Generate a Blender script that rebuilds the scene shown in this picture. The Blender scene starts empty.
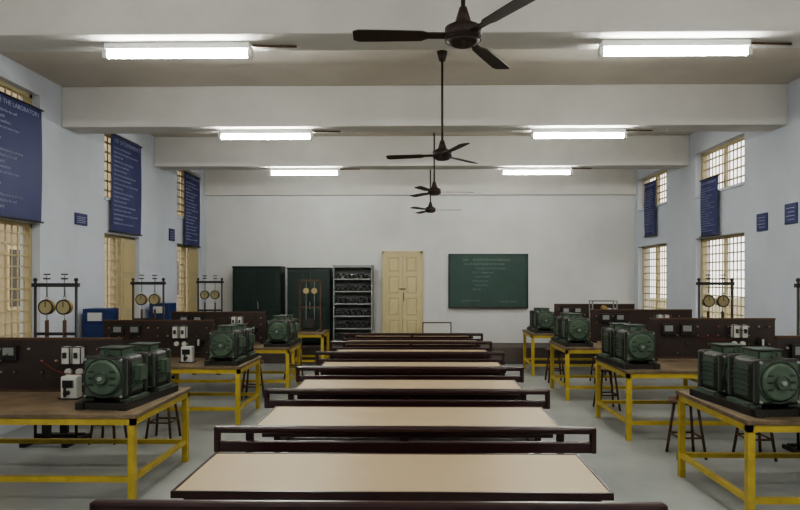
import bpy, bmesh, math, random
from mathutils import Vector, Matrix
random.seed(4)
D=bpy.data; S=bpy.context.scene
# ------------------------------------------------------------ materials
MATS={}
def mat(name,col,rough=.6,metal=0,var=0,scale=4,bump=0,bscale=60,emit=None,estr=0,col2=None,spec=.5,streak=0):
    if name in MATS: return MATS[name]
    m=D.materials.new(name); m.use_nodes=True; nt=m.node_tree; b=nt.nodes['Principled BSDF']
    b.inputs['Base Color'].default_value=(*col,1); b.inputs['Roughness'].default_value=rough
    b.inputs['Metallic'].default_value=metal
    b.inputs['Specular IOR Level'].default_value=spec
    tc=nt.nodes.new('ShaderNodeTexCoord')
    if var>0 or col2:
        n=nt.nodes.new('ShaderNodeTexNoise'); n.inputs['Scale'].default_value=scale; n.inputs['Detail'].default_value=8
        n.inputs['Roughness'].default_value=.62
        nt.links.new(tc.outputs['Object'],n.inputs['Vector'])
        r=nt.nodes.new('ShaderNodeValToRGB')
        c2=col2 if col2 else tuple(max(0,c*(1-var)) for c in col)
        r.color_ramp.elements[0].color=(*c2,1); r.color_ramp.elements[1].color=(*col,1)
        r.color_ramp.elements[0].position=.32; r.color_ramp.elements[1].position=.62
        nt.links.new(n.outputs['Fac'],r.inputs['Fac']); out=r.outputs['Color']
        if streak:   # faint scuffs in the distemper
            mp=nt.nodes.new('ShaderNodeMapping'); mp.inputs['Scale'].default_value=(1.6,1.6,.8)
            n3=nt.nodes.new('ShaderNodeTexNoise'); n3.inputs['Scale'].default_value=1.0; n3.inputs['Detail'].default_value=7
            r3=nt.nodes.new('ShaderNodeValToRGB'); r3.color_ramp.elements[0].position=.34; r3.color_ramp.elements[1].position=.50
            k=1-streak; r3.color_ramp.elements[0].color=(k,k*.99,k*.975,1); r3.color_ramp.elements[1].color=(1,1,1,1)
            mx=nt.nodes.new('ShaderNodeMixRGB'); mx.blend_type='MULTIPLY'; mx.inputs[0].default_value=1
            nt.links.new(tc.outputs['Object'],mp.inputs['Vector']); nt.links.new(mp.outputs[0],n3.inputs['Vector']); nt.links.new(n3.outputs['Fac'],r3.inputs['Fac'])
            nt.links.new(out,mx.inputs[1]); nt.links.new(r3.outputs['Color'],mx.inputs[2]); out=mx.outputs[0]
        nt.links.new(out,b.inputs['Base Color'])
    if bump>0:
        n2=nt.nodes.new('ShaderNodeTexNoise'); n2.inputs['Scale'].default_value=bscale; n2.inputs['Detail'].default_value=4
        nt.links.new(tc.outputs['Object'],n2.inputs['Vector'])
        bp=nt.nodes.new('ShaderNodeBump'); bp.inputs['Strength'].default_value=bump; bp.inputs['Distance'].default_value=.01
        nt.links.new(n2.outputs['Fac'],bp.inputs['Height']); nt.links.new(bp.outputs['Normal'],b.inputs['Normal'])
    if emit:
        b.inputs['Emission Color'].default_value=(*emit,1); b.inputs['Emission Strength'].default_value=estr
    MATS[name]=m; return m
M_back=mat('plaster_back',(.63,.625,.615),.8,var=.06,scale=1.3,bump=.12,bscale=30,streak=.04)
M_side=mat('plaster_side',(.58,.61,.675),.8,var=.07,scale=1.1,bump=.12,bscale=30,streak=.04)
M_ceil=mat('plaster_ceiling',(.58,.53,.465),.85,var=.12,scale=1.2,bump=.15,bscale=30)
M_beam=mat('plaster_beam',(.64,.62,.59),.85,var=.09,scale=1.5,bump=.15,bscale=30)
M_floor=mat('cement_floor',(.38,.395,.385),.3,var=.22,scale=1.6,bump=.04,bscale=20)
M_dais=mat('dais_cement',(.09,.07,.06),.6,var=.2)
M_yel=mat('yellow_paint',(.53,.395,.065),.45,var=.25,scale=8)
M_wood=mat('table_wood',(.21,.15,.09),.5,var=.45,scale=6)
M_frame=mat('maroon_paint',(.038,.014,.013),.3,var=.2,scale=10)
M_green=mat('machine_green',(.088,.130,.088),.45,var=.28,scale=12)
M_green2=mat('machine_green_dark',(.04,.06,.042),.45)
M_steel=mat('steel',(.45,.45,.44),.35,metal=.8)
M_dark=mat('dark_iron',(.025,.022,.02),.5)
M_panel=mat('panel_board',(.045,.03,.026),.4,var=.25,scale=5)
M_white=mat('white_plastic',(.60,.60,.56),.4)
M_red=mat('red_plastic',(.3,.03,.02),.4)
M_brass=mat('brass',(.36,.26,.09),.45,metal=.6)
M_dial=mat('dial_face',(.36,.30,.16),.5)
M_fan=mat('fan_brown',(.035,.022,.018),.55,spec=.3)
M_cup=mat('cupboard_green',(.011,.025,.020),.4,var=.2,scale=4)
M_rack=mat('rack_grey',(.25,.26,.25),.5)
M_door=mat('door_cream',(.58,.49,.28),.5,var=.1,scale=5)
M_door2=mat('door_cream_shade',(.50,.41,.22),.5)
M_grille=mat('grille_cream',(.46,.39,.24),.5)
M_board=mat('chalkboard_green',(.026,.058,.046),.6,col2=(.036,.074,.06),scale=3)
M_chalk=mat('chalk',(.20,.26,.23),.9)
M_ban=mat('banner_blue',(.024,.027,.125),.55,var=.1)
M_btxt=mat('banner_print',(.32,.34,.46),.7)
M_blue=mat('blue_enamel',(.015,.032,.12),.4)
M_black=mat('black_rubber',(.012,.012,.013),.5)
M_stool=mat('stool_wood',(.10,.05,.025),.5,var=.3,scale=8)
M_fix=mat('lamp_batten',(.85,.85,.82),.5)
M_tube=mat('tube_glow',(1,1,1),.5,emit=(.98,1,.94),estr=115)
M_ext=mat('exterior_render',(.33,.27,.18),.9,var=.15)
M_grass=mat('ground_earth',(.22,.20,.13),.9,var=.3)
def wood_lam():
    m=D.materials.new('desk_laminate'); m.use_nodes=True; nt=m.node_tree; b=nt.nodes['Principled BSDF']
    tc=nt.nodes.new('ShaderNodeTexCoord'); mp=nt.nodes.new('ShaderNodeMapping'); mp.inputs['Scale'].default_value=(1.2,28,5)
    n=nt.nodes.new('ShaderNodeTexNoise'); n.inputs['Scale'].default_value=1.6; n.inputs['Detail'].default_value=8
    r=nt.nodes.new('ShaderNodeValToRGB')
    r.color_ramp.elements[0].color=(.42,.315,.185,1); r.color_ramp.elements[1].color=(.47,.36,.22,1)
    nt.links.new(tc.outputs['Object'],mp.inputs['Vector']); nt.links.new(mp.outputs[0],n.inputs['Vector'])
    nt.links.new(n.outputs['Fac'],r.inputs['Fac']); nt.links.new(r.outputs['Color'],b.inputs['Base Color'])
    b.inputs['Roughness'].default_value=.45; b.inputs['Specular IOR Level'].default_value=.35
    return m
M_lam=wood_lam()
# ------------------------------------------------------------ mesh builder
class MB:
    def __init__(s): s.bm=bmesh.new(); s.mats=[]
    def mi(s,m):
        if m not in s.mats: s.mats.append(m)
        return s.mats.index(m)
    def _fin(s,vs,m,smooth=False):
        i=s.mi(m); fs=set()
        for v in vs:
            for f in v.link_faces: fs.add(f)
        for f in fs: f.material_index=i; f.smooth=smooth
    def box(s,x0,x1,y0,y1,z0,z1,m,bev=0,rot=None,seg=2):
        c=Vector(((x0+x1)/2,(y0+y1)/2,(z0+z1)/2))
        M=Matrix.Translation(c)@(rot.to_4x4() if rot else Matrix())@Matrix.Diagonal((abs(x1-x0),abs(y1-y0),abs(z1-z0),1))
        r=bmesh.ops.create_cube(s.bm,size=1,matrix=M); vs=r['verts']; i=s.mi(m)
        fs={f for v in vs for f in v.link_faces}
        for f in fs: f.material_index=i
        if bev>0:
            es={e for v in vs for e in v.link_edges}
            bmesh.ops.bevel(s.bm,geom=list(es),offset=bev,segments=seg,affect='EDGES',profile=.5)
    def cyl(s,p0,p1,r,m,seg=16,r2=None,smooth=True):
        p0=Vector(p0);p1=Vector(p1);d=p1-p0;L=d.length
        q=d.to_track_quat('Z','Y').to_matrix().to_4x4()
        M=Matrix.Translation((p0+p1)/2)@q
        rr=bmesh.ops.create_cone(s.bm,cap_ends=True,segments=seg,radius1=r,radius2=r if r2 is None else r2,depth=L,matrix=M)
        vs=rr['verts']; i=s.mi(m)
        for f in {f for v in vs for f in v.link_faces}:
            f.material_index=i; f.smooth=smooth and len(f.verts)==4
    def wire(s,p0,p1,sag,out,r,m,n=8):
        p0=Vector(p0);p1=Vector(p1); pts=[]
        for k in range(n+1):
            t=k/n; q=p0.lerp(p1,t); w=4*t*(1-t); q=q+Vector((0,-out*w,-sag*w)); pts.append(q)
        for a,c in zip(pts,pts[1:]): s.cyl(a,c,r,m,seg=6)
    def sph(s,c,r,m,sc=(1,1,1)):
        rr=bmesh.ops.create_uvsphere(s.bm,u_segments=16,v_segments=10,radius=r,matrix=Matrix.Translation(c)@Matrix.Diagonal((*sc,1)))
        s._fin(rr['verts'],m,True)
    def torus(s,c,R,r,m,axis='Y',seg=24,sg=8):
        i=s.mi(m); rings=[]
        for a in range(seg):
            t=2*math.pi*a/seg; ring=[]
            for b in range(sg):
                u=2*math.pi*b/sg; rr=R+r*math.cos(u); h=r*math.sin(u)
                if axis=='Y': p=(rr*math.cos(t),h,rr*math.sin(t))
                elif axis=='Z': p=(rr*math.cos(t),rr*math.sin(t),h)
                else: p=(h,rr*math.cos(t),rr*math.sin(t))
                ring.append(s.bm.verts.new(Vector(c)+Vector(p)))
            rings.append(ring)
        for a in range(seg):
            for b in range(sg):
                f=s.bm.faces.new((rings[a][b],rings[(a+1)%seg][b],rings[(a+1)%seg][(b+1)%sg],rings[a][(b+1)%sg])); f.material_index=i; f.smooth=True
    def poly(s,pts,m,thick=0,n=None):
        i=s.mi(m); vs=[s.bm.verts.new(p) for p in pts]; f=s.bm.faces.new(vs); f.material_index=i
        if thick:
            r=bmesh.ops.extrude_face_region(s.bm,geom=[f]); nv=[g for g in r['geom'] if isinstance(g,bmesh.types.BMVert)]
            bmesh.ops.translate(s.bm,verts=nv,vec=Vector(n)*thick)
            for v in nv:
                for g in v.link_faces: g.material_index=i
    def obj(s,name,loc=(0,0,0),rot=(0,0,0),parent=None):
        bmesh.ops.recalc_face_normals(s.bm,faces=s.bm.faces)
        me=D.meshes.new(name); s.bm.to_mesh(me); s.bm.free()
        for m in s.mats: me.materials.append(m)
        o=D.objects.new(name,me); S.collection.objects.link(o); o.location=loc; o.rotation_euler=rot
        if parent: o.parent=parent
        return o
def inst(name,me,loc,rot=(0,0,0)):
    o=D.objects.new(name,me); S.collection.objects.link(o); o.location=loc; o.rotation_euler=rot; return o
# ------------------------------------------------------------ room
XL,XR,YB,YF,H=-4.63,4.78,13.4,-2.6,4.25
HB=3.72; T=.25
b=MB(); b.box(XL-T,XR+T,YF-T,YB+T,-.15,0,M_floor); b.obj('floor')
b=MB(); b.box(XL-T,XR+T,YF-T,YB+T,H,H+.15,M_ceil); b.obj('ceiling')
b=MB(); b.box(XL-T,XR+T,YB,YB+T,0,H,M_back); b.obj('wall_back')
b=MB(); b.box(XL-T,XR+T,YF-T,YF,0,H,M_side); b.obj('wall_front')
Lh=[(0.2,1.75,.9,2.42),(0.2,1.75,3.0,3.95),(3.1,4.5,.9,2.42),(3.1,4.5,3.0,3.95),(6.0,7.45,.55,2.42),(6.0,7.45,2.95,4.0),(9.0,10.15,.55,2.42),(9.0,10.15,2.95,3.98),(11.75,13.1,.7,2.42),(11.75,13.1,2.95,3.95)]
Rh=[(0.2,1.75,1.05,2.42),(0.2,1.75,3.14,3.85),(3.1,4.5,1.05,2.42),(3.1,4.5,3.14,3.85),(5.9,7.3,1.05,2.42),(5.9,7.3,3.14,3.85),(8.95,10.5,1.05,2.42),(8.95,10.5,3.14,3.87),(11.7,13.2,1.0,2.42),(11.7,13.2,3.2,3.87)]
def wall(name,x0,x1,holes):
    b=MB(); ys=sorted({YF-0.0,YB}|{h[0] for h in holes}|{h[1] for h in holes})
    for a,c in zip(ys,ys[1:]):
        hs=sorted([h for h in holes if h[0]<=a+1e-6 and h[1]>=c-1e-6],key=lambda h:h[2])
        z=0
        for h in hs:
            b.box(x0,x1,a,c,z,h[2],M_side); z=h[3]
        b.box(x0,x1,a,c,z,H,M_side)
    bmesh.ops.remove_doubles(b.bm,verts=b.bm.verts,dist=1e-5)
    b.obj(name)
wall('wall_left',XL-T,XL,Lh); wall('wall_right',XR,XR+T,Rh)
for k,y in enumerate((2.0,4.9,7.9,10.72)):
    b=MB(); b.box(XL+.001,XR-.001,y,y+.38,HB,H-.001,M_beam,bev=.012); b.obj('ceiling_beam')
b=MB(); b.box(XL+.001,XR-.001,YB-.12,YB-.001,3.56,H-.001,M_beam,bev=.01); b.obj('ceiling_beam')
b=MB(); b.box(XL+.002,XR-.002,12.45,YB-.002,.001,.33,M_dais,bev=.01); b.obj('dais')
# windows
def window(n,xw,y0,y1,z0,z1,side,shut=None):
    b=MB(); s=side; xo=xw-s*.13
    fr=.045
    def bx(ya,yb,za,zb,d=.03): b.box(xo-d,xo+d,ya,yb,za,zb,M_grille)
    bx(y0,y0+fr,z0,z1);bx(y1-fr,y1,z0,z1);bx(y0,y1,z0,z0+fr);bx(y0,y1,z1-fr,z1)
    ym=(y0+y1)/2; bx(ym-.025,ym+.025,z0,z1,.025)
    ny=int((y1-y0)/.105); nz=int((z1-z0)/.13)
    for i in range(1,ny): 
        y=y0+(y1-y0)*i/ny; b.box(xo-.006,xo+.006,y-.009,y+.009,z0,z1,M_grille)
    for i in range(1,nz):
        z=z0+(z1-z0)*i/nz; b.box(xo-.012,xo+.012,y0,y1,z-.010,z+.010,M_grille)
    b.box(xw-s*.2,xw+s*.03,y0-.02,y1+.02,z0-.035,z0+.002,M_side)
    if shut:
        ya,yb=shut; b.box(xw-.08,xw-.05,ya,yb,z0+.05,z1-.04,M_grille,bev=.004)
        for k in range(3):
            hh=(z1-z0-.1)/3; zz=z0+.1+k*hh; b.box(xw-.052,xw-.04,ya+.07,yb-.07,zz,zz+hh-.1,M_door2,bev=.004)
    b.obj('window_%d'%n)
n=1
SH={(9.0,.55):(9.62,10.1),(11.75,.7):(12.5,13.05)}
for h in Lh: window(n,XL,*h,1,SH.get((h[0],h[2]))); n+=1
for h in Rh: window(n,XR,*h,-1); n+=1
# exterior
b=MB(); b.box(-60,60,-40,60,-.4,-.2,M_grass); b.obj('ground')
b=MB(); b.box(-9.7,-9.5,-6,32,-.2,7.5,M_ext)
for y in range(-4,30,3):
    for z in (1.0,4.4):
        b.box(-9.5,-9.46,y,y+1.3,z,z+1.5,M_grille); b.box(-9.47,-9.44,y+.08,y+.6,z+.08,z+1.42,M_dark); b.box(-9.47,-9.44,y+.7,y+1.22,z+.08,z+1.42,M_dark)
b.obj('neighbouring_building')
# ------------------------------------------------------------ lamps
def lamp(x,y,z=HB):
    b=MB(); L=.61
    b.box(x-L,x+L,y-.04,y+.04,z-.055,z-.0005,M_fix,bev=.006)
    for s in(-1,1): b.box(x+s*L-.02,x+s*L+.02,y-.026,y+.026,z-.125,z-.04,M_white,bev=.004)
    b.cyl((x-L+.02,y,z-.094),(x+L-.02,y,z-.094),.027,M_tube,seg=12)
    b.cyl((x+L+.02,y,z-.02),(x+L+.38,y+.05,z-.012),.010,M_stool,seg=8)
    b.obj('tube_light')
for y in (2.19,5.1,8.1,10.92):  # nearest pair hangs out of view, added to light the foreground
    lamp(-2.0,y); lamp(2.15,y)
lamp(-2.0,-.9,H);lamp(2.15,-.9,H)  # extra unseen pair behind the camera, added to brighten the front rows
# ------------------------------------------------------------ fans
def fan(x,y,ang,zh=3.12):
    b=MB()
    b.cyl((0,0,H-.10),(0,0,H-.001),.035,M_fan,r2=.06); b.cyl((0,0,zh),(0,0,H-.05),.013,M_fan,seg=10)
    b.cyl((0,0,zh+.05),(0,0,zh+.16),.055,M_fan,r2=.022)
    b.cyl((0,0,zh-.03),(0,0,zh+.04),.105,M_fan,seg=28); b.cyl((0,0,zh+.04),(0,0,zh+.065),.105,M_fan,seg=28,r2=.06)
    b.cyl((0,0,zh-.055),(0,0,zh-.03),.06,M_fan,seg=28,r2=.105); b.torus((0,0,zh-.028),.10,.006,M_fan,'Z')
    for k in range(3):
        a=math.radians(ang+120*k); R=Matrix.Rotation(a,4,'Z')@Matrix.Translation((0,0,zh-.005))@Matrix.Rotation(math.radians(9),4,'X')
        pts=[(.09,-.03),(.20,-.03),(.24,-.055),(.45,-.064),(.60,-.068),(.63,-.05),(.63,.036),(.60,.052),(.45,.05),(.24,.045),(.20,.03),(.09,.03)]
        v=[R@Vector((p[0],p[1],0)) for p in pts]
        b.poly(v,M_fan,.006,(0,0,1))
    b.obj('ceiling_fan',(x,y,0))
fan(.27,3.5,182,3.14); fan(.29,6.75,290,3.11); fan(.29,9.7,5); fan(.29,12.3,355)
# ------------------------------------------------------------ desks & benches
def desk_mesh():
    b=MB(); W=1.94/2; dp=.58; z=.80
    b.box(-W,W,0,dp,z-.022,z,M_lam,bev=.004)
    b.box(-W-.006,W+.006,-.012,.0,z-.03,z+.002,M_frame); b.box(-W-.006,W+.006,dp,dp+.012,z-.03,z+.002,M_frame)
    b.box(-W-.012,-W,-.012,dp+.012,z-.03,z+.002,M_frame); b.box(W,W+.012,-.012,dp+.012,z-.03,z+.002,M_frame)
    b.box(-W+.03,W-.03,.03,.06,z-.08,z-.022,M_frame); b.box(-W+.03,W-.03,dp-.06,dp-.03,z-.08,z-.022,M_frame)
    b.box(-W+.06,W-.06,.10,dp-.06,z-.19,z-.175,M_frame)
    for s in(-1,1):
        x=s*(W-.12)
        for y in(.08,dp-.06): b.box(x-.02,x+.02,y-.02,y+.02,0,z-.02,M_frame)
        b.box(x-.02,x+.02,.08,dp-.06,.10,.14,M_frame); b.box(x-.02,x+.02,.08,dp-.06,z-.2,z-.16,M_frame)
    b.box(-W+.12,W-.12,dp-.075,dp-.045,.10,.14,M_frame)
    b.box(-W+.12,W-.12,dp-.07,dp-.055,.35,z-.17,M_frame)
    return b
def bench_mesh():
    b=MB(); W=2.22/2
    b.box(-W,W,-.02,.025,.845,.888,M_frame,bev=.014)
    b.box(-W+.01,W-.01,-.012,.018,.735,.80,M_frame,bev=.008)
    b.box(-W,-W+.035,-.02,.02,.735,.885,M_frame,bev=.008); b.box(W-.035,W,-.02,.02,.735,.885,M_frame,bev=.008)
    for x in(-W+.2,0,W-.2):
        b.box(x-.02,x+.02,.012,.045,.0 if x else .42,.87,M_frame)
    b.box(-W+.04,W-.04,.03,.31,.425,.45,M_frame,bev=.006)
    for x in(-W+.2,W-.2):
        b.box(x-.02,x+.02,.25,.29,0,.43,M_frame); b.box(x-.02,x+.02,.03,.28,.10,.13,M_frame); b.box(x-.02,x+.02,.03,.28,.39,.425,M_frame)
    b.box(-W+.2,W-.2,.14,.17,.10,.13,M_frame)
    return b
dm=desk_mesh().obj('school_desk',(-.11,2.71,0)); bm_=bench_mesh().obj('bench',(-.15,2.35,0))
for k in range(1,7):
    x=-.05+random.uniform(-.015,.015)
    inst('school_desk',dm.data,(x,2.71+1.2*k,0)); inst('bench',bm_.data,(x-.01,2.35+1.2*k,0))
# ------------------------------------------------------------ lab tables
def table(x0,x1,y0,y1,z,nm='lab_table'):
    cx,cy=(x0+x1)/2,(y0+y1)/2
    x0-=cx;x1-=cx;y0-=cy;y1-=cy
    b=MB()
    b.box(x0,x1,y0,y1,z-.035,z,M_wood,bev=.005)
    b.box(x0+.01,x1-.01,y0+.01,y0+.05,z-.085,z-.035,M_yel); b.box(x0+.01,x1-.01,y1-.05,y1-.01,z-.085,z-.035,M_yel)
    b.box(x0+.01,x0+.05,y0+.01,y1-.01,z-.085,z-.035,M_yel); b.box(x1-.05,x1-.01,y0+.01,y1-.01,z-.085,z-.035,M_yel)
    xs=[x0+.04,x1-.04]
    for x in xs:
        for y in(y0+.04,y1-.04): b.box(x-.025,x+.025,y-.025,y+.025,0,z-.035,M_yel)
        b.box(x-.018,x+.018,y0+.04,y1-.04,.17,.21,M_yel)
    b.box(xs[0],xs[1],y1-.06,y1-.02,.17,.21,M_yel); b.box(xs[0],xs[1],y0+.02,y0+.06,.17,.21,M_yel)
    b.obj(nm,(cx,cy,0))
ZL,ZR=.70,.76
LT=[(-4.15,-2.16,4.66,5.83),(-4.1,-2.08,7.2,8.2),(-4.0,-1.9,9.15,10.1)]
RT=[(2.30,4.3,4.27,5.45),(2.25,4.35,6.56,7.75),(2.12,4.3,8.7,9.75),(2.05,4.2,10.9,11.8)]
for t in LT: table(*t,ZL)
for t in RT: table(*t,ZR)
table(-2.35,-1.72,11.4,12.2,.72)
ZL+=.001; ZR+=.001
# ------------------------------------------------------------ machines
def machine(b,y0,L,r):
    zc=r+.075
    b.box(-r,r,y0+.05,y0+L-.05,zc-r,zc+r-.005,M_green,bev=r*.30,seg=3)
    for zz in [zc-r*.45+k*r*.225 for k in range(5)]:
        for s in(-1,1): b.box(s*r-.007,s*r+.007,y0+.08,y0+L-.08,zz-.006,zz+.006,M_green2)
    for ya,yb in((y0,y0+.06),(y0+L-.06,y0+L)):
        b.box(-r*1.0,r*1.0,ya,yb,zc-r*.98,zc+r*.98,M_green,bev=.022,seg=3)
    for yy,s in((y0,-1),(y0+L,1)):
        b.cyl((0,yy,zc),(0,yy+s*.028,zc),r*.9,M_green,seg=28,r2=r*.72)
        b.torus((0,yy+s*.004,zc),r*.9,.007,M_green2,'Y'); b.cyl((0,yy+s*.028,zc),(0,yy+s*.05,zc),r*.30,M_green,seg=20)
        b.torus((0,yy+s*.05,zc),r*.27,.006,M_green2,'Y'); b.cyl((0,yy+s*.045,zc),(0,yy+s*.062,zc),r*.10,M_steel,seg=14)
        for cx in(-1,1):
            for cz in(-1,1): b.cyl((cx*r*.84,yy,zc+cz*r*.84),(cx*r*.84,yy+s*.014,zc+cz*r*.84),.010,M_steel,seg=6)
        for k in range(3):
            for sx in(-1,1):
                zz=zc+(k-1)*r*.30; b.box(sx*r*.50-r*.13,sx*r*.50+r*.13,yy+s*.029-.003,yy+s*.029+.003,zz-.007,zz+.007,M_dark)
    for s in(-1,1): b.box(s*(r-.02)-.05,s*(r-.02)+.05,y0+.04,y0+L-.04,.05,.085,M_green,bev=.006)
    b.box(-.09,.09,y0+.09,y0+L-.09,zc+r-.03,zc+r+.045,M_green,bev=.008); b.box(-.10,.10,y0+.08,y0+L-.08,zc+r+.045,zc+r+.057,M_green2,bev=.004)
    b.torus((0,y0+.05,zc+r+.02),.022,.007,M_green2,'Y',14,6)
    b.box(r-.01,r+.05,y0+.13,y0+L-.13,zc-.04,zc+.08,M_green,bev=.006)
def mgset():
    b=MB()
    for s in(-1,1): b.box(s*.17-.03,s*.17+.03,0,.86,0,.055,M_dark)
    b.box(-.2,.2,.02,.06,0,.05,M_dark); b.box(-.2,.2,.8,.84,0,.05,M_dark)
    machine(b,.04,.36,.168); machine(b,.48,.34,.16)
    b.cyl((0,.40,.24),(0,.48,.24),.05,M_steel,seg=16)
    return b
mg=mgset().obj('motor_generator_set',(-2.50,4.80,ZL),(0,0,-.09))
mgs=[(-2.33,7.25,ZL,1,-.03),(-2.10,9.18,ZL,1,.0),(2.45,6.64,ZR,1,.05),(2.34,8.78,ZR,1,0.02),(2.32,10.92,ZR,.95,0),(2.60,4.36,ZR,1.0,.10)]
for x,y,z,s,r in mgs:
    o=inst('motor_generator_set',mg.data,(x,y,z),(0,0,r)); o.scale=(s,s,s)
mg.scale=(1.08,1,1.03)
# ------------------------------------------------------------ control panels
M_wr=mat('wire_red',(.22,.02,.015),.5); M_wb=M_black
def panel(w,seed):
    rnd=random.Random(seed); b=MB(); h=.50
    b.box(-w/2,w/2,0,.03,.03,h,M_panel,bev=.004)
    b.box(-w/2,w/2,-.008,.038,h-.015,h+.005,M_stool); b.box(-w/2,w/2,-.008,.038,.015,.035,M_stool)
    for x in(-w/2+.05,w/2-.05):
        b.box(x-.02,x+.02,-.08,.20,0,.03,M_dark); b.box(x-.015,x+.015,.03,.19,.02,.05,M_dark)
        b.box(x-.012,x+.012,.03,.05,.02,h-.05,M_dark)
    nx=int(w/.12); T_=[]
    for i in range(nx):
        for j in range(4):
            if rnd.random()<.6:
                x=-w/2+.08+i*(w-.16)/(nx-1); z=.09+j*.105
                m=rnd.choice([M_black,M_red,M_black,M_steel,M_brass])
                b.cyl((x,0,z),(x,-.02,z),.011,m,seg=10); b.cyl((x,-.02,z),(x,-.028,z),.006,M_steel,seg=8)
                T_.append((x,-.022,z))
    for k in range(5):
        p,q=rnd.sample(T_,2)
        if abs(p[0]-q[0])<.6: b.wire(p,q,.05,.07,.0035,rnd.choice([M_wr,M_wb,M_wb]))
    b.wire((w/2-.2,-.02,.12),(w/2-.02,-.25,.06),.03,.03,.004,M_wb); 
    for i in range(2):
        x=-w*.36+i*.22
        b.box(x-.07,x+.07,-.045,0,.30,.44,M_black,bev=.006); b.box(x-.05,x+.05,-.048,-.044,.35,.42,M_rack)
    for x in (w*.17,w*.17+.1):
        b.box(x-.04,x+.04,-.07,0,.27,.43,M_white,bev=.008); b.box(x-.012,x+.012,-.095,-.07,.33,.38,M_dark)
        b.cyl((x,-.03,.2),(x,0,.2),.03,M_white,seg=16); 
    b.cyl((w*.38,-.05,.22),(w*.38,0,.22),.05,M_black,seg=20); b.box(w*.38-.008,w*.38+.008,-.075,-.05,.18,.26,M_white)
    return b
def putpanel(x0,x1,y,z,seed): panel(x1-x0,seed).obj('control_panel',((x0+x1)/2,y,z))
putpanel(-4.1,-2.68,5.5,ZL,1)
putpanel(-4.05,-2.62,7.85,ZL,2)
putpanel(-3.95,-2.42,9.8,ZL,3)
putpanel(3.02,4.28,5.15,ZR,4); putpanel(2.82,4.32,7.4,ZR,5); putpanel(2.7,4.25,9.45,ZR,6); putpanel(2.6,4.1,11.5,ZR,7)
def sw(x,y,z):
    b=MB(); b.box(-.07,.07,0,.10,0,.2,M_white,bev=.012); b.box(-.05,.05,-.01,0,.1,.17,M_black,bev=.003)
    b.cyl((0,-.05,.06),(0,0,.06),.018,M_black); b.box(-.008,.008,-.06,-.045,.03,.12,M_dark); b.box(-.09,.09,0,.1,-.0,.012,M_dark)
    b.obj('switch_box',(x,y,z))
sw(-3.0,5.22,ZL); sw(-2.84,7.5,ZL)
# ------------------------------------------------------------ load-test stands with spring balances
def stand():
    b=MB(); w=.22
    for s in(-1,1):
        b.cyl((s*w,0,.04),(s*w,0,1.72),.014,M_dark,seg=10); b.box(s*w-.03,s*w+.03,-.22,.22,0,.04,M_dark)
        b.sph((s*w,0,1.73),.022,M_dark)
        x=s*.095
        b.cyl((x,0,1.55),(x,0,1.79),.008,M_steel,seg=8); b.cyl((x,0,1.735),(x,0,1.75),.035,M_dark,seg=16); b.cyl((x-.035,0,1.79),(x+.035,0,1.79),.007,M_dark,seg=6)
        b.torus((x,0,1.54),.016,.005,M_steel,'Y',12,6)
        b.cyl((x,-.025,1.44),(x,.025,1.44),.08,M_brass,seg=24); b.cyl((x,-.029,1.44),(x,-.024,1.44),.066,M_dial,seg=24)
        b.torus((x,-.026,1.44),.074,.008,M_dark,'Y'); b.box(x-.003,x+.003,-.034,-.029,1.44,1.5,M_dark)
        b.cyl((x,0,1.355),(x,0,1.30),.007,M_steel,seg=6)
        b.box(x-.004,x+.004,-.03,.03,.62,1.30,M_stool)
    b.box(-w-.03,w+.03,-.02,.02,1.655,1.695,M_dark); b.box(-w,w,-.015,.015,1.14,1.17,M_dark); b.box(-w,w,-.02,.02,.05,.09,M_dark)
    b.cyl((0,-.05,.62),(0,.05,.62),.10,M_steel,seg=28); b.torus((0,-.045,.62),.1,.012,M_steel,'Y');b.torus((0,.045,.62),.1,.012,M_steel,'Y')
    b.cyl((0,-.18,.62),(0,.18,.62),.02,M_steel)
    for y in(-.16,.16): b.box(-.04,.04,y-.02,y+.02,.04,.64,M_dark); b.box(-w,w,y-.02,y+.02,.03,.06,M_dark)
    return b
st=stand().obj('spring_balance_stand',(-3.84,6.45,0))
for x,y in((-3.85,8.72),(-3.8,11.2),(4.02,6.12),(4.02,8.25)):
    inst('spring_balance_stand',st.data,(x,y,0))
b=MB()
for x in(-.2,.2): b.box(x-.015,x+.015,-.02,.02,0,1.0,M_stool); b.box(x-.03,x+.03,-.12,.12,0,.03,M_stool)
b.box(-.23,.23,-.02,.02,.96,1.0,M_stool); b.box(-.2,.2,-.015,.015,.45,.48,M_stool)
for x in(-.08,.08): b.cyl((x,-.02,.78),(x,.02,.78),.06,M_brass,seg=20); b.cyl((x,-.022,.78),(x,-.019,.78),.05,M_dial,seg=20); b.cyl((x,0,.85),(x,0,.97),.006,M_steel,seg=6); b.box(x-.004,x+.004,-.02,.02,.1,.72,M_steel)
b.cyl((0,-.08,.16),(0,.08,.16),.1,M_dark,seg=20); b.box(-.12,.12,-.08,.08,0,.05,M_dark)
b.obj('spring_balance_rig',(-2.05,11.8,.721))
# ------------------------------------------------------------ stools
def stool():
    b=MB(); b.cyl((0,0,.525),(0,0,.555),.16,M_stool,seg=28)
    for k in range(4):
        a=math.pi/4+k*math.pi/2; c,s=math.cos(a),math.sin(a)
        b.cyl((c*.19,s*.19,0),(c*.11,s*.11,.53),.014,M_stool,seg=8)
    for k in range(4):
        a=math.pi/4+k*math.pi/2; a2=a+math.pi/2
        b.cyl((math.cos(a)*.16,math.sin(a)*.16,.2),(math.cos(a2)*.16,math.sin(a2)*.16,.2),.01,M_stool,seg=8)
    return b
so=stool().obj('stool',(2.66,6.05,0))
for x,y in((2.55,8.2),(2.35,10.35),(-2.35,8.75),(-2.75,6.6),(-3.3,6.5),(-2.15,10.7),(3.1,10.3),(3.3,6.0)):
    inst('stool',so.data,(x,y,0))
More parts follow.
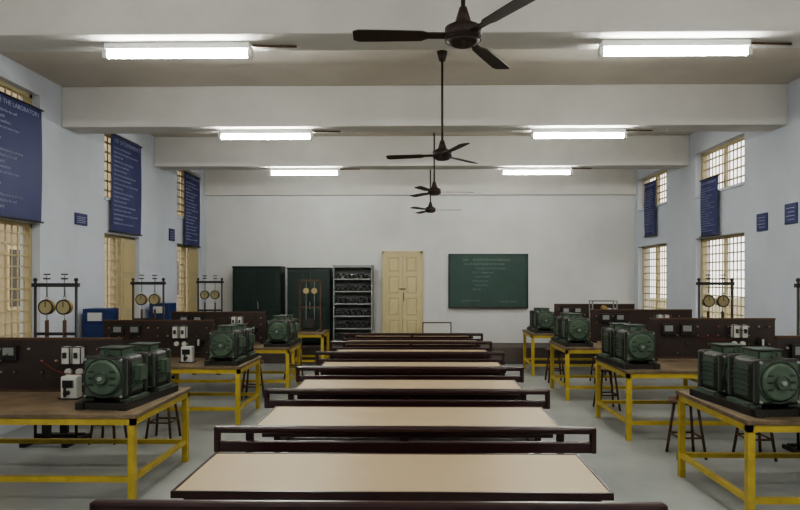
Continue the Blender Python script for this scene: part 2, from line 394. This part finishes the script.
# ------------------------------------------------------------ back wall furniture
ZD=.33
def cupboard(x0,x1,y0,y1,z1):
    b=MB(); b.box(x0,x1,y0,y1,ZD+.04,z1,M_cup,bev=.008); xm=(x0+x1)/2
    for a,c in((x0+.02,xm-.004),(xm+.004,x1-.02)):
        b.box(a,c,y0-.018,y0,ZD+.08,z1-.05,M_cup,bev=.006)
        b.box(a+.05,c-.05,y0-.024,y0-.015,ZD+.14,ZD+.75,M_cup,bev=.006); b.box(a+.05,c-.05,y0-.024,y0-.015,ZD+.85,z1-.12,M_cup,bev=.006)
    b.box(xm+.03,xm+.045,y0-.05,y0-.018,1.1,1.25,M_steel); b.box(x0-.01,x1+.01,y0-.02,y1,z1-.03,z1,M_cup,bev=.004)
    for x in(x0+.05,x1-.05):
        for y in(y0+.05,y1-.05): b.box(x-.02,x+.02,y-.02,y+.02,ZD,ZD+.05,M_dark)
    b.obj('steel_cupboard')
cupboard(-3.88,-2.86,12.85,13.3,2.0); cupboard(-2.72,-1.82,12.85,13.3,1.97)
b=MB(); x0,x1,y0,y1,z1=-1.76,-.92,12.9,13.28,2.03
for x in(x0,x1-.03):
    for y in(y0,y1-.03): b.box(x,x+.03,y,y+.03,ZD,z1,M_rack)
b.box(x0,x1,y1-.008,y1,ZD+.05,z1,M_rack)
b.box(x0,x0+.008,y0,y1,ZD+.05,z1,M_rack); b.box(x1-.008,x1,y0,y1,ZD+.05,z1,M_rack)
zs=[ZD+.1+i*.262 for i in range(7)]
for z in zs: b.box(x0,x1,y0,y1,z-.03,z,M_rack)
rk=b.obj('storage_rack')
b=MB()
for z in zs[:-1]:
    x=x0+.06
    while x<x1-.12:
        r=random.uniform(.035,.055)
        b.box(x,x+2*r,y0+.03,y0+.26,z+.001,z+r*1.4,M_black,bev=.012); b.sph((x+r,y0+.16,z+r*1.4),r*.9,M_black,(1,1.1,.9)); b.cyl((x+r,y0+.05,z+.03),(x+r,y0+.02,z+.03),r*.5,M_dark,seg=10)
        x+=2*r+.012
b.obj('stored_instruments',parent=rk)
b=MB(); x0,x1,z0,z1=-.74,.15,ZD,2.34; y=YB-.002
b.box(x0,x0+.06,y-.06,y,z0,z1,M_door,bev=.005); b.box(x1-.06,x1,y-.06,y,z0,z1,M_door,bev=.005); b.box(x0,x1,y-.06,y,z1-.06,z1,M_door,bev=.005)
xm=(x0+x1)/2
for a,c in((x0+.06,xm-.003),(xm+.003,x1-.06)):
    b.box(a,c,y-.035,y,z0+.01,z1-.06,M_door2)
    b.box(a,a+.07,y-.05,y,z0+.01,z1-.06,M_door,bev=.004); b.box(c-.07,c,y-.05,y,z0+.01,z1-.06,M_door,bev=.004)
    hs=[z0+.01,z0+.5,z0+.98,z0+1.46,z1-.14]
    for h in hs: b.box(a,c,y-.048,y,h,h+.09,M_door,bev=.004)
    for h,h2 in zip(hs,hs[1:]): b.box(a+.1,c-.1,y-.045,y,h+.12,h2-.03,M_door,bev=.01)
b.box(xm+.02,xm+.035,y-.08,y-.05,1.25,1.42,M_dark); b.box(xm-.07,xm+.07,y-.07,y-.05,1.5,1.52,M_dark)
b.obj('door_1')
b=MB(); x0,x1,z0,z1=.74,2.42,1.12,2.25
b.box(x0,x1,YB-.03,YB-.004,z0,z1,M_board); 
for a in((x0-.03,x1+.03,z0-.03,z0),(x0-.03,x1+.03,z1,z1+.03),(x0-.03,x0,z0,z1),(x1,x1+.03,z0,z1)): b.box(a[0],a[1],YB-.045,YB-.003,a[2],a[3],M_cup)
b.box(x0,x1,YB-.09,YB-.03,z0-.035,z0-.02,M_stool)
cb=b.obj('chalkboard')
def text(body,size,loc,rot,m,parent,align='LEFT'):
    c=D.curves.new('lettering','FONT'); c.body=body; c.size=size; c.align_x=align; c.extrude=.0008; c.materials.append(m)
    o=D.objects.new('lettering',c); S.collection.objects.link(o); o.location=loc; o.rotation_euler=rot; o.parent=parent; return o
R90=math.pi/2
for i,t in enumerate(['Date     Electrical Machines Laboratory','  List of experiments for the week','Load test on dc shunt motor','O.C.C. of generator','Speed control','Swinburne test','Retardation','Slip test']):
    text(t,.066 if i<2 else .056,(1.02 if i<2 else 1.3-.06*(i%2),YB-.033,2.13-i*.092),(R90,0,0),M_chalk,cb)
text('strength of class 60',.05,(1.0,YB-.033,1.24),(R90,0,0),M_chalk,cb); text('batch B2  absent 4',.05,(1.85,YB-.033,1.22),(R90,0,0),M_chalk,cb)
b=MB(); b.box(.16,.74,13.12,13.14,.50,.78,M_white); 
for a in((.14,.76,.48,.50),(.14,.76,.78,.80),(.14,.16,.48,.80),(.74,.76,.48,.80)): b.box(a[0],a[1],13.11,13.15,a[2],a[3],M_stool)
for x in(.2,.7): b.box(x-.012,x+.012,13.13,13.15,ZD,.5,M_dark); b.box(x-.012,x+.012,13.02,13.24,ZD,ZD+.02,M_dark)
b.obj('notice_stand')
b=MB()
for x in(-.22,.22):
    for y in(-.1,.1): b.box(x-.01,x+.01,y-.01,y+.01,0,.58,M_rack)
for y in(-.1,.1): b.box(-.23,.23,y-.01,y+.01,.56,.58,M_rack); b.box(-.23,.23,y-.01,y+.01,.0,.02,M_rack)
b.box(-.23,.23,-.1,.1,.26,.272,M_wood); b.box(-.12,.1,-.06,.06,.272,.40,M_dark,bev=.01); b.cyl((0,-.09,.44),(0,.0,.44),.05,M_brass)
b.obj('demonstration_frame',(3.42,11.2,ZR))
# ------------------------------------------------------------ banners / plaques
def banner(xw,side,y0,y1,z0,z1,lines,off=.05):
    b=MB(); W=y1-y0; N=10
    i=b.mi(M_ban); g=[]
    for a in range(N+1):
        row=[]
        for c in range(N+1):
            yy=y0+W*a/N; zz=z0+(z1-z0)*c/N
            row.append(b.bm.verts.new((xw+side*(off+.008*math.sin(a*1.2+c*.4)),yy,zz)))
        g.append(row)
    for a in range(N):
        for c in range(N):
            f=b.bm.faces.new((g[a][c],g[a+1][c],g[a+1][c+1],g[a][c+1])); f.material_index=i; f.smooth=True
    for z in(z0,z1): b.cyl((xw+side*off,y0-.03,z),(xw+side*off,y1+.03,z),.012,M_dark,seg=8)
    o=b.obj('wall_banner')
    rot=(R90,0,R90*side); rows=20; dz=(z1-z0-.12)/rows
    start=y0+.06*W if side>0 else y1-.06*W
    ttl=lines[0]; s=min(dz*1.3,W*.85/(len(ttl)*.52))
    text(ttl,s,(xw+side*(off+.012),(y0+y1)/2,z1-.05-s*.75),rot,M_btxt,o,'CENTER')
    for k in range(1,rows-1):
        t=lines[1+k%(len(lines)-1)]
        s=min(dz*.7,W*.9/(len(t)*.5))
        text(t,s,(xw+side*(off+.012),start,z1-.10-dz*k-dz*.6),rot,M_btxt,o)
LN=['SAFETY RULES FOR THE LABORATORY','1. Wear rubber sole shoes in the laboratory at all times','2. Get the circuit connections verified by the staff','   before switching on the main supply','3. Keep loose clothing away from machines','4. Note the rating of every machine and select fuses','5. Never touch live terminals','   in any circumstances whatsoever','6. Switch off the mains after use']
L2=['LIST OF EXPERIMENTS','Open circuit characteristics of generator','Load test on dc shunt motor','Speed control of dc motor by both methods','Swinburne test','Hopkinson test on two machines','Load test on transformer','Slip test on alternator']
banner(XL,1,5.95,7.40,2.43,3.80,LN); banner(XL,1,9.1,10.1,2.46,3.93,L2); banner(XL,1,12.0,12.85,2.4,3.86,L2)
banner(XR,-1,9.62,10.2,2.43,3.36,L2); banner(XR,-1,12.1,12.7,2.6,3.68,LN)
def plaque(xw,side,y0,y1,z0,z1):
    b=MB(); xa,xb=sorted((xw+side*.002,xw+side*.02)); b.box(xa,xb,y0,y1,z0,z1,M_ban,bev=.003)
    xa,xb=sorted((xw+side*.02,xw+side*.022)); 
    for k in range(4):
        zz=z1-.04-(z1-z0-.06)*(k+.3)/4; b.box(xa,xb,y0+.04,y1-.04-.03*(k%2),zz-.008,zz,M_btxt)
    b.obj('wall_plaque')
plaque(XL,1,8.2,8.5,2.48,2.64); plaque(XL,1,11.35,11.6,2.45,2.68)
plaque(XR,-1,8.35,8.6,2.40,2.64); plaque(XR,-1,7.7,7.95,2.44,2.70)
def bluebox(x,y,z):
    b=MB(); b.box(-.17,.17,-.16,.16,.06,z,M_blue,bev=.01); b.box(-.14,.14,-.17,-.158,.15,z-.22,M_blue,bev=.004)
    b.box(-.10,.10,-.172,-.158,z-.17,z-.05,M_white,bev=.003); b.box(.09,.10,-.19,-.17,.6,.75,M_steel)
    for s in(-1,1):
        for t in(-1,1): b.box(s*.13-.02,s*.13+.02,t*.12-.02,t*.12+.02,0,.07,M_dark)
    b.obj('equipment_cabinet',(x,y,0))
bluebox(-4.38,8.42,1.33); bluebox(-4.36,10.45,1.32)
# ------------------------------------------------------------ world / camera
w=D.worlds.new('sky'); S.world=w; w.use_nodes=True; nt=w.node_tree; bg=nt.nodes['Background']
bg.inputs['Color'].default_value=(1,.96,.88,1); bg.inputs['Strength'].default_value=2.4
cam=D.cameras.new('camera'); co=D.objects.new('camera',cam); S.collection.objects.link(co); S.camera=co
cam.sensor_width=36; cam.lens=610/800*36; co.location=(0,0,1.75); co.rotation_euler=(R90,0,math.radians(.8))
cam.shift_x=-7.5/800; cam.shift_y=23/800; cam.clip_start=.05; cam.clip_end=200
S.view_settings.view_transform='AgX'; S.view_settings.exposure=.05
try: S.view_settings.look='AgX - Medium High Contrast'
except Exception as e: print(e)
